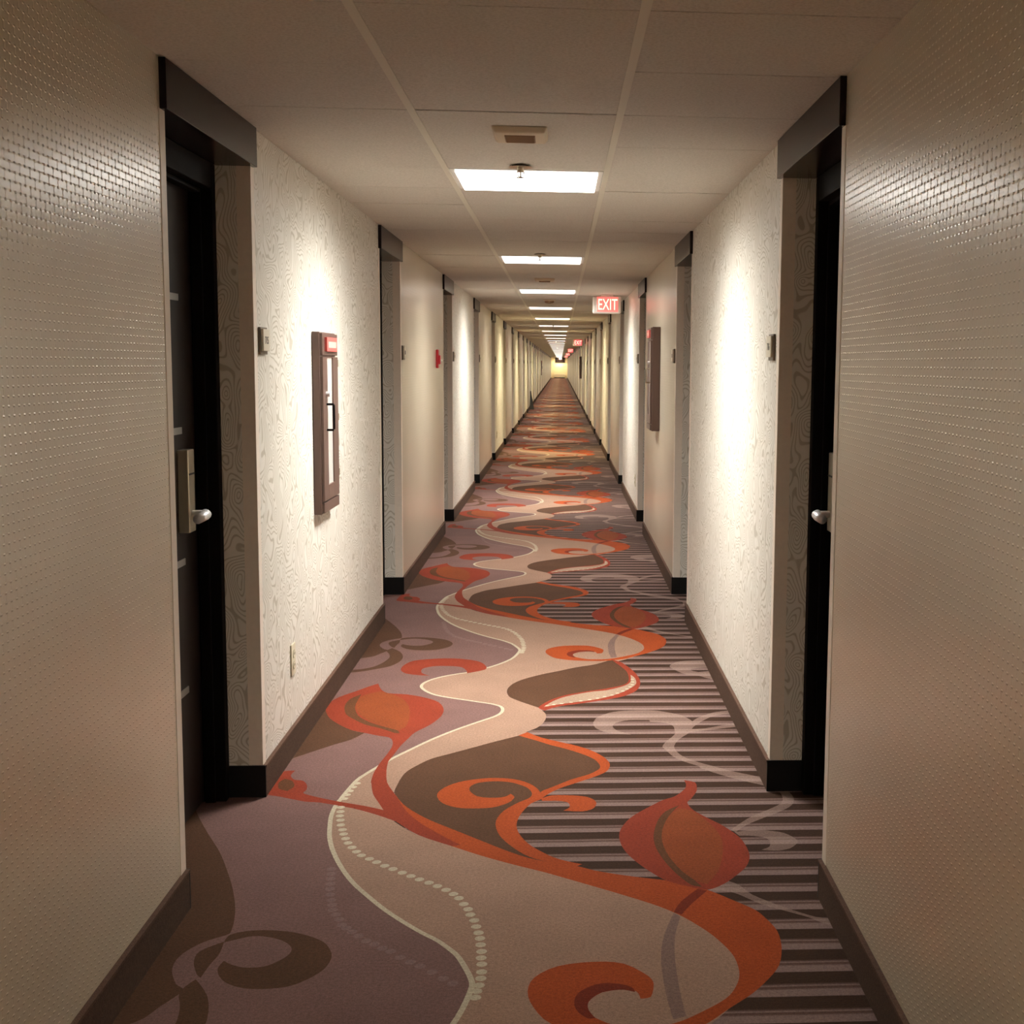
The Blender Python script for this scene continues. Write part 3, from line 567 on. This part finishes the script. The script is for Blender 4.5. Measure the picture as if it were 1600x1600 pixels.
def make_sprinkler(loc):
    r = empty('fire_sprinkler', loc)
    bm = bmesh.new(); cyl(bm, (0, 0, -.004), .048, .008, 'z', 28, .03); obj('escutcheon', bm, M['steel'], r, smooth=False)
    bm = bmesh.new(); cyl(bm, (0, 0, -.016), .012, .02, 'z', 16)
    tube(bm, [(-.012, 0, -.022), (-.014, 0, -.034), (-.004, 0, -.046)], .0022, 8)
    tube(bm, [(.012, 0, -.022), (.014, 0, -.034), (.004, 0, -.046)], .0022, 8)
    cyl(bm, (0, 0, -.033), .003, .024, 'z', 8); obj('body', bm, M['steel'], r)
    bm = bmesh.new(); cyl(bm, (0, 0, -.048), .015, .0018, 'z', 16)
    for k in range(8):
        a = k*math.pi/4; tube(bm, [(.013*math.cos(a), .013*math.sin(a), -.048), (.02*math.cos(a), .02*math.sin(a), -.0485)], .0014, 6)
    obj('deflector', bm, M['steel'], r)
    return r
spr = make_sprinkler((-.162, 5.30, TOP))
tag(spr, 'small metal fire sprinkler head in front of the nearest ceiling light', 'sprinkler', 'sprinklers along the ceiling')
for i, y in enumerate((9.45, 26.4, 44.0, 61.0)):
    o = dup(spr, (-.15, y, TOP))
    tag(o, ['small sprinkler head at the near edge of the second ceiling light', 'tiny sprinkler head by the sixth ceiling light', 'tiny dark sprinkler speck past the second exit sign', 'tiny dark sprinkler speck near the corridor end'][i], 'sprinkler', 'sprinklers along the ceiling')

def make_detector(loc):
    r = empty('smoke_detector', loc)
    bm = bmesh.new(); cyl(bm, (0, 0, -.006), .075, .011, 'z', 32); obj('base', bm, M['tan'], r)
    bm = bmesh.new(); cyl(bm, (0, 0, -.026), .045, .03, 'z', 32, .06); cyl(bm, (0, 0, -.043), .02, .006, 'z', 20)
    for k in range(12):
        a = k*math.pi/6; bx(bm, .052*math.cos(a)-.004, .052*math.cos(a)+.004, .052*math.sin(a)-.004, .052*math.sin(a)+.004, -.036, -.016)
    obj('cover', bm, M['tandark'], r)
    return r
det = make_detector((-.14, 16.1, TOP)); tag(det, 'small brownish smoke detector just beyond the third ceiling light', 'smoke detector')
sp2 = make_speaker((-.15, 12.2, TOP)); tag(sp2, 'faint square ceiling unit in shade between second and third lights', 'alarm speaker')

# ------------------------------------------------------------ exit signs
glow = emitter('exit_face_glow', (1.0, .16, .14, 1), 1.1)
lett = emitter('exit_letter_glow', (1.0, .45, .30, 1), 3.2)
farglow = emitter('exit_far_glow', (1.0, .05, .09, 1), 1.2)
def make_exit(name, loc, face):
    r = empty(name, loc); w, h, t = .32, .195, .042
    bm = bmesh.new(); bx(bm, -w/2, w/2, -t/2, t/2, -h-.016, -.016)
    obj('housing', bm, M['white'], r, bevel=.02, seg=4)
    bm = bmesh.new(); bx(bm, -.07, .07, -.03, .03, -.017, -.0005); obj('canopy', bm, M['white'], r, bevel=.003)
    bm = bmesh.new(); bx(bm, -w/2+.05, w/2-.035, -t/2-.0015, -t/2+.001, -h+.006, -.024)
    pn = obj('lit_panel', bm, face, r)
    text_mesh('lettering', 'EXIT', .175, lett, r, (.008, -t/2-.003, -h/2-.016), (math.pi/2, 0, 0), .001, .62)
    return r
ex = make_exit('exit_sign', (.517, 14.8, TOP), glow)
tag(ex, 'nearest glowing red EXIT sign in white rounded housing, hung from the ceiling', 'exit sign', 'exit signs along the ceiling')
ex2 = make_exit('exit_sign', (.53, 40.5, TOP), farglow)
tag(ex2, 'second glowing red exit sign, above the right wall far down', 'exit sign', 'exit signs along the ceiling')
for y, lab in ((64, 'third red exit sign, smaller than and left of the second'), (88, 'fourth red exit sign, tiny glow beyond the third'), (112, 'fifth red exit sign, faintest glow nearest the vanishing point')):
    o = dup(ex2, (.48, y, TOP)); tag(o, lab, 'exit sign', 'exit signs along the ceiling')

# ------------------------------------------------------------ room number plates
def make_plate(side, text):
    s = -1 if side == 'left' else 1
    r = empty('room_number_plate', ((LX if s < 0 else RX), 0, 0))
    box('base_plate', -s*.0005, -s*.009, -.052, .052, -.048, .046, M['signbase'], r, .001)
    box('front_plate', -s*.009, -s*.017, -.043, .057, -.036, .040, M['sign'], r, .0015)
    if text: text_mesh('number', text, .037, M['ink'], r, (-s*.0175, .008, 0), (math.pi/2, 0, math.pi/2 if s < 0 else -math.pi/2), .0004, .95)
    else: box('number', -s*.017, -s*.0174, -.012, .03, -.012, .014, M['ink'], r)
    return r
for side, num in (('left', '715'), ('right', '716')):
    p0 = make_plate(side, num); p1 = make_plate(side, None)
    for k in range(12):
        y = DOOR0[side]+PITCH*k+OPEN+(.118 if side == 'left' else .135)
        if k == 0: o = p0; o.location.y = y; o.location.z = 1.605
        elif k == 1: o = p1; o.location.y = y; o.location.z = 1.60
        else: o = dup(p1, (p1.location.x, y, 1.60))
        tag(o, 'small beige room number plate on the %s wall, beside the %s door recess' % (side, ORD[k]), 'room sign', 'room number plates')

# ------------------------------------------------------------ fire cabinets
def make_cabinet(side, loc, L, H, D):
    """origin at near lower corner on the wall face"""
    s = -1 if side == 'left' else 1
    r = empty('fire_extinguisher_cabinet', loc)
    def B(nm, d0, d1, y0, y1, z0, z1, m, par=r, bev=0.0): return box(nm, -s*d0, -s*d1, y0, y1, z0, z1, m, par, bev)
    B('body', 0.0005, D-.012, 0, L, 0, H, M['cabinet'], bev=.004)
    bm = bmesh.new()
    def b2(d0, d1, y0, y1, z0, z1): x0, x1 = sorted((-s*d0, -s*d1)); bx(bm, x0, x1, y0, y1, z0, z1)
    wy0, wy1, wz0, wz1 = L*.30, L*.66, H*.155, H*.86
    b2(D-.012, D, .008, wy0, .055, H-.105); b2(D-.012, D, wy1, L-.008, .055, H-.105)
    b2(D-.012, D, wy0, wy1, .055, wz0); b2(D-.012, D, wy0, wy1, wz1, H-.105)
    dr = obj('door', bm, M['cabinet'], r, bevel=.0015)
    B('top_panel', D-.012, D-.001, .008, L-.008, H-.098, H-.006, M['cabinet'], bev=.001)
    B('bottom_panel', D-.012, D-.001, .008, L-.008, .006, .049, M['cabinet'], bev=.001)
    B('window', D-.011, D-.006, wy0, wy1, wz0, wz1, M['glass'], dr)
    bm = bmesh.new()
    zc = H*.52
    tube(bm, [(-s*D, wy0-.03, zc+.065), (-s*(D+.028), wy0-.03, zc+.065), (-s*(D+.03), wy0-.03, zc+.06), (-s*(D+.03), wy0-.03, zc-.04), (-s*(D+.028), wy0-.03, zc-.045), (-s*D, wy0-.03, zc-.045)], .005, 8)
    obj('pull_handle', bm, M['frame'] if s < 0 else M['steel'], dr)
    bm = bmesh.new(); cyl(bm, (-s*(D+.008), wy0-.04, H*.66), .011, .018, 'x', 16); obj('knob', bm, M['chrome'], dr)
    for z in (H*.2, H*.52, H*.83):
        bm = bmesh.new(); cyl(bm, (-s*(D-.001), L-.004, z), .004, .03, 'z', 10); obj('hinge', bm, M['steel'], r)
    B('warning_sign', D-.002, D+.010, L*.16, L*.80, H-.082, H-.022, M['pink'], r, .001)
    B('sign_band', D+.009, D+.0108, L*.24, L*.72, H-.066, H-.040, M['signpale'], r)
    return r
cab = make_cabinet('left', (LX, 5.575, .885), .385, .775, .045)
tag(cab, 'brown fire extinguisher cabinet with narrow window and red sign on the left wall', 'fire cabinet')
cab2 = make_cabinet('right', (RX, 10.02, 1.03), .42, .80, .075)
tag(cab2, 'dark fire extinguisher cabinet on the right wall past the second door recess', 'fire cabinet')
cab3 = dup(cab2, (RX, 47.5, 1.03)); tag(cab3, 'tiny dark wall cabinet far down the right wall below the second exit sign', 'fire cabinet')
cab4 = dup(cab, (LX, 70.5, .95)); tag(cab4, 'tiny dark wall cabinet far down the left wall', 'fire cabinet')

# fire alarm pull station
r = empty('fire_alarm_station', (LX, 11.12, 1.57))
box('back_box', .0005, .022, -.055, .055, -.078, .078, M['red'], r, .006)
box('pull_bar', .022, .036, -.042, .042, -.045, .03, M['red'], r, .004)
box('pull_grip', .036, .046, -.035, .035, -.02, -.006, M['white'], r, .002)
tag(r, 'red fire alarm pull station on the left wall before the third door recess', 'fire alarm')

# outlets
def make_outlet(name, loc, s):
    r = empty(name, loc)
    box('cover_plate', -s*.0005, -s*.007, -.036, .036, -.062, .062, M['ivory'], r, .002)
    for z in (-.022, .022):
        bm = bmesh.new(); cyl(bm, (-s*.008, 0, z), .017, .004, 'x', 20); sk = obj('socket', bm, M['cream'], r)
        for y in (-.006, .006): box('slot', -s*.0098, -s*.0106, y-.001, y+.001, z-.003, z+.006, M['ink'], sk)
    return r
for loc, s, lab in (((LX, 5.07, .375), -1, 'ivory power outlet low on the left wall below the fire cabinet'),
                    ((RX, 13.15, .373), 1, 'ivory power outlet low on the right wall past the third door recess'),
                    ((LX, 21.5, .375), -1, 'small ivory power outlet low on the left wall past the fifth door recess')):
    tag(make_outlet('power_outlet', loc, s), lab, 'outlet')

# ------------------------------------------------------------ the far end
r = empty('wedge_stand', (LX+.12, 44.5, 0))
bm = bmesh.new()
for k in (0, 1):
    y = -.16 if k == 0 else .16
    v = [bm.verts.new(p) for p in ((-.11, y, 0), (.03, y, 0), (-.07, 0, .60), (-.105, 0, .60))]
    w_ = [bm.verts.new(Vector(q.co)+Vector((0, .02 if k == 0 else -.02, 0))) for q in v]
    bm.faces.new(v); bm.faces.new(w_[::-1])
    for i in range(4): bm.faces.new((v[i], v[(i+1) % 4], w_[(i+1) % 4], w_[i]))
obj('folding_panels', bm, M['slot'], r); box('top_grip', -.105, -.07, -.02, .02, .60, .63, M['slot'], r)
tag(r, 'small black wedge-shaped folding stand by the left wall far down the corridor', 'floor stand')

hd = empty('door_header', (-.05, END, 1.74))
hd.name = 'trim_3'; struct(hd)
box('panel', -.55, .55, -.05, -.001, 0, .57, M['header'], hd)
exe = make_exit('exit_sign', (-.02, END-.075, TOP-.02), glow)
tag(exe, 'pale pink lit exit sign on the dark panel of the end wall', 'exit sign', 'exit signs along the ceiling')
r = empty('wall_heater', (-.1, END, 0))
box('cabinet', -.62, .62, -.22, -.001, .10, .50, M['ivory'], r, .01); box('plinth', -.6, .6, -.2, -.001, 0, .10, M['slot'], r)
bm = bmesh.new()
for i in range(14): bx(bm, -.5+i*.07, -.46+i*.07, -.2, -.04, .50, .508)
obj('grille', bm, M['tandark'], r); box('control_flap', .4, .56, -.19, -.06, .50, .506, M['cream'], r)
tag(r, 'low pale heater unit against the far end wall', 'heater')
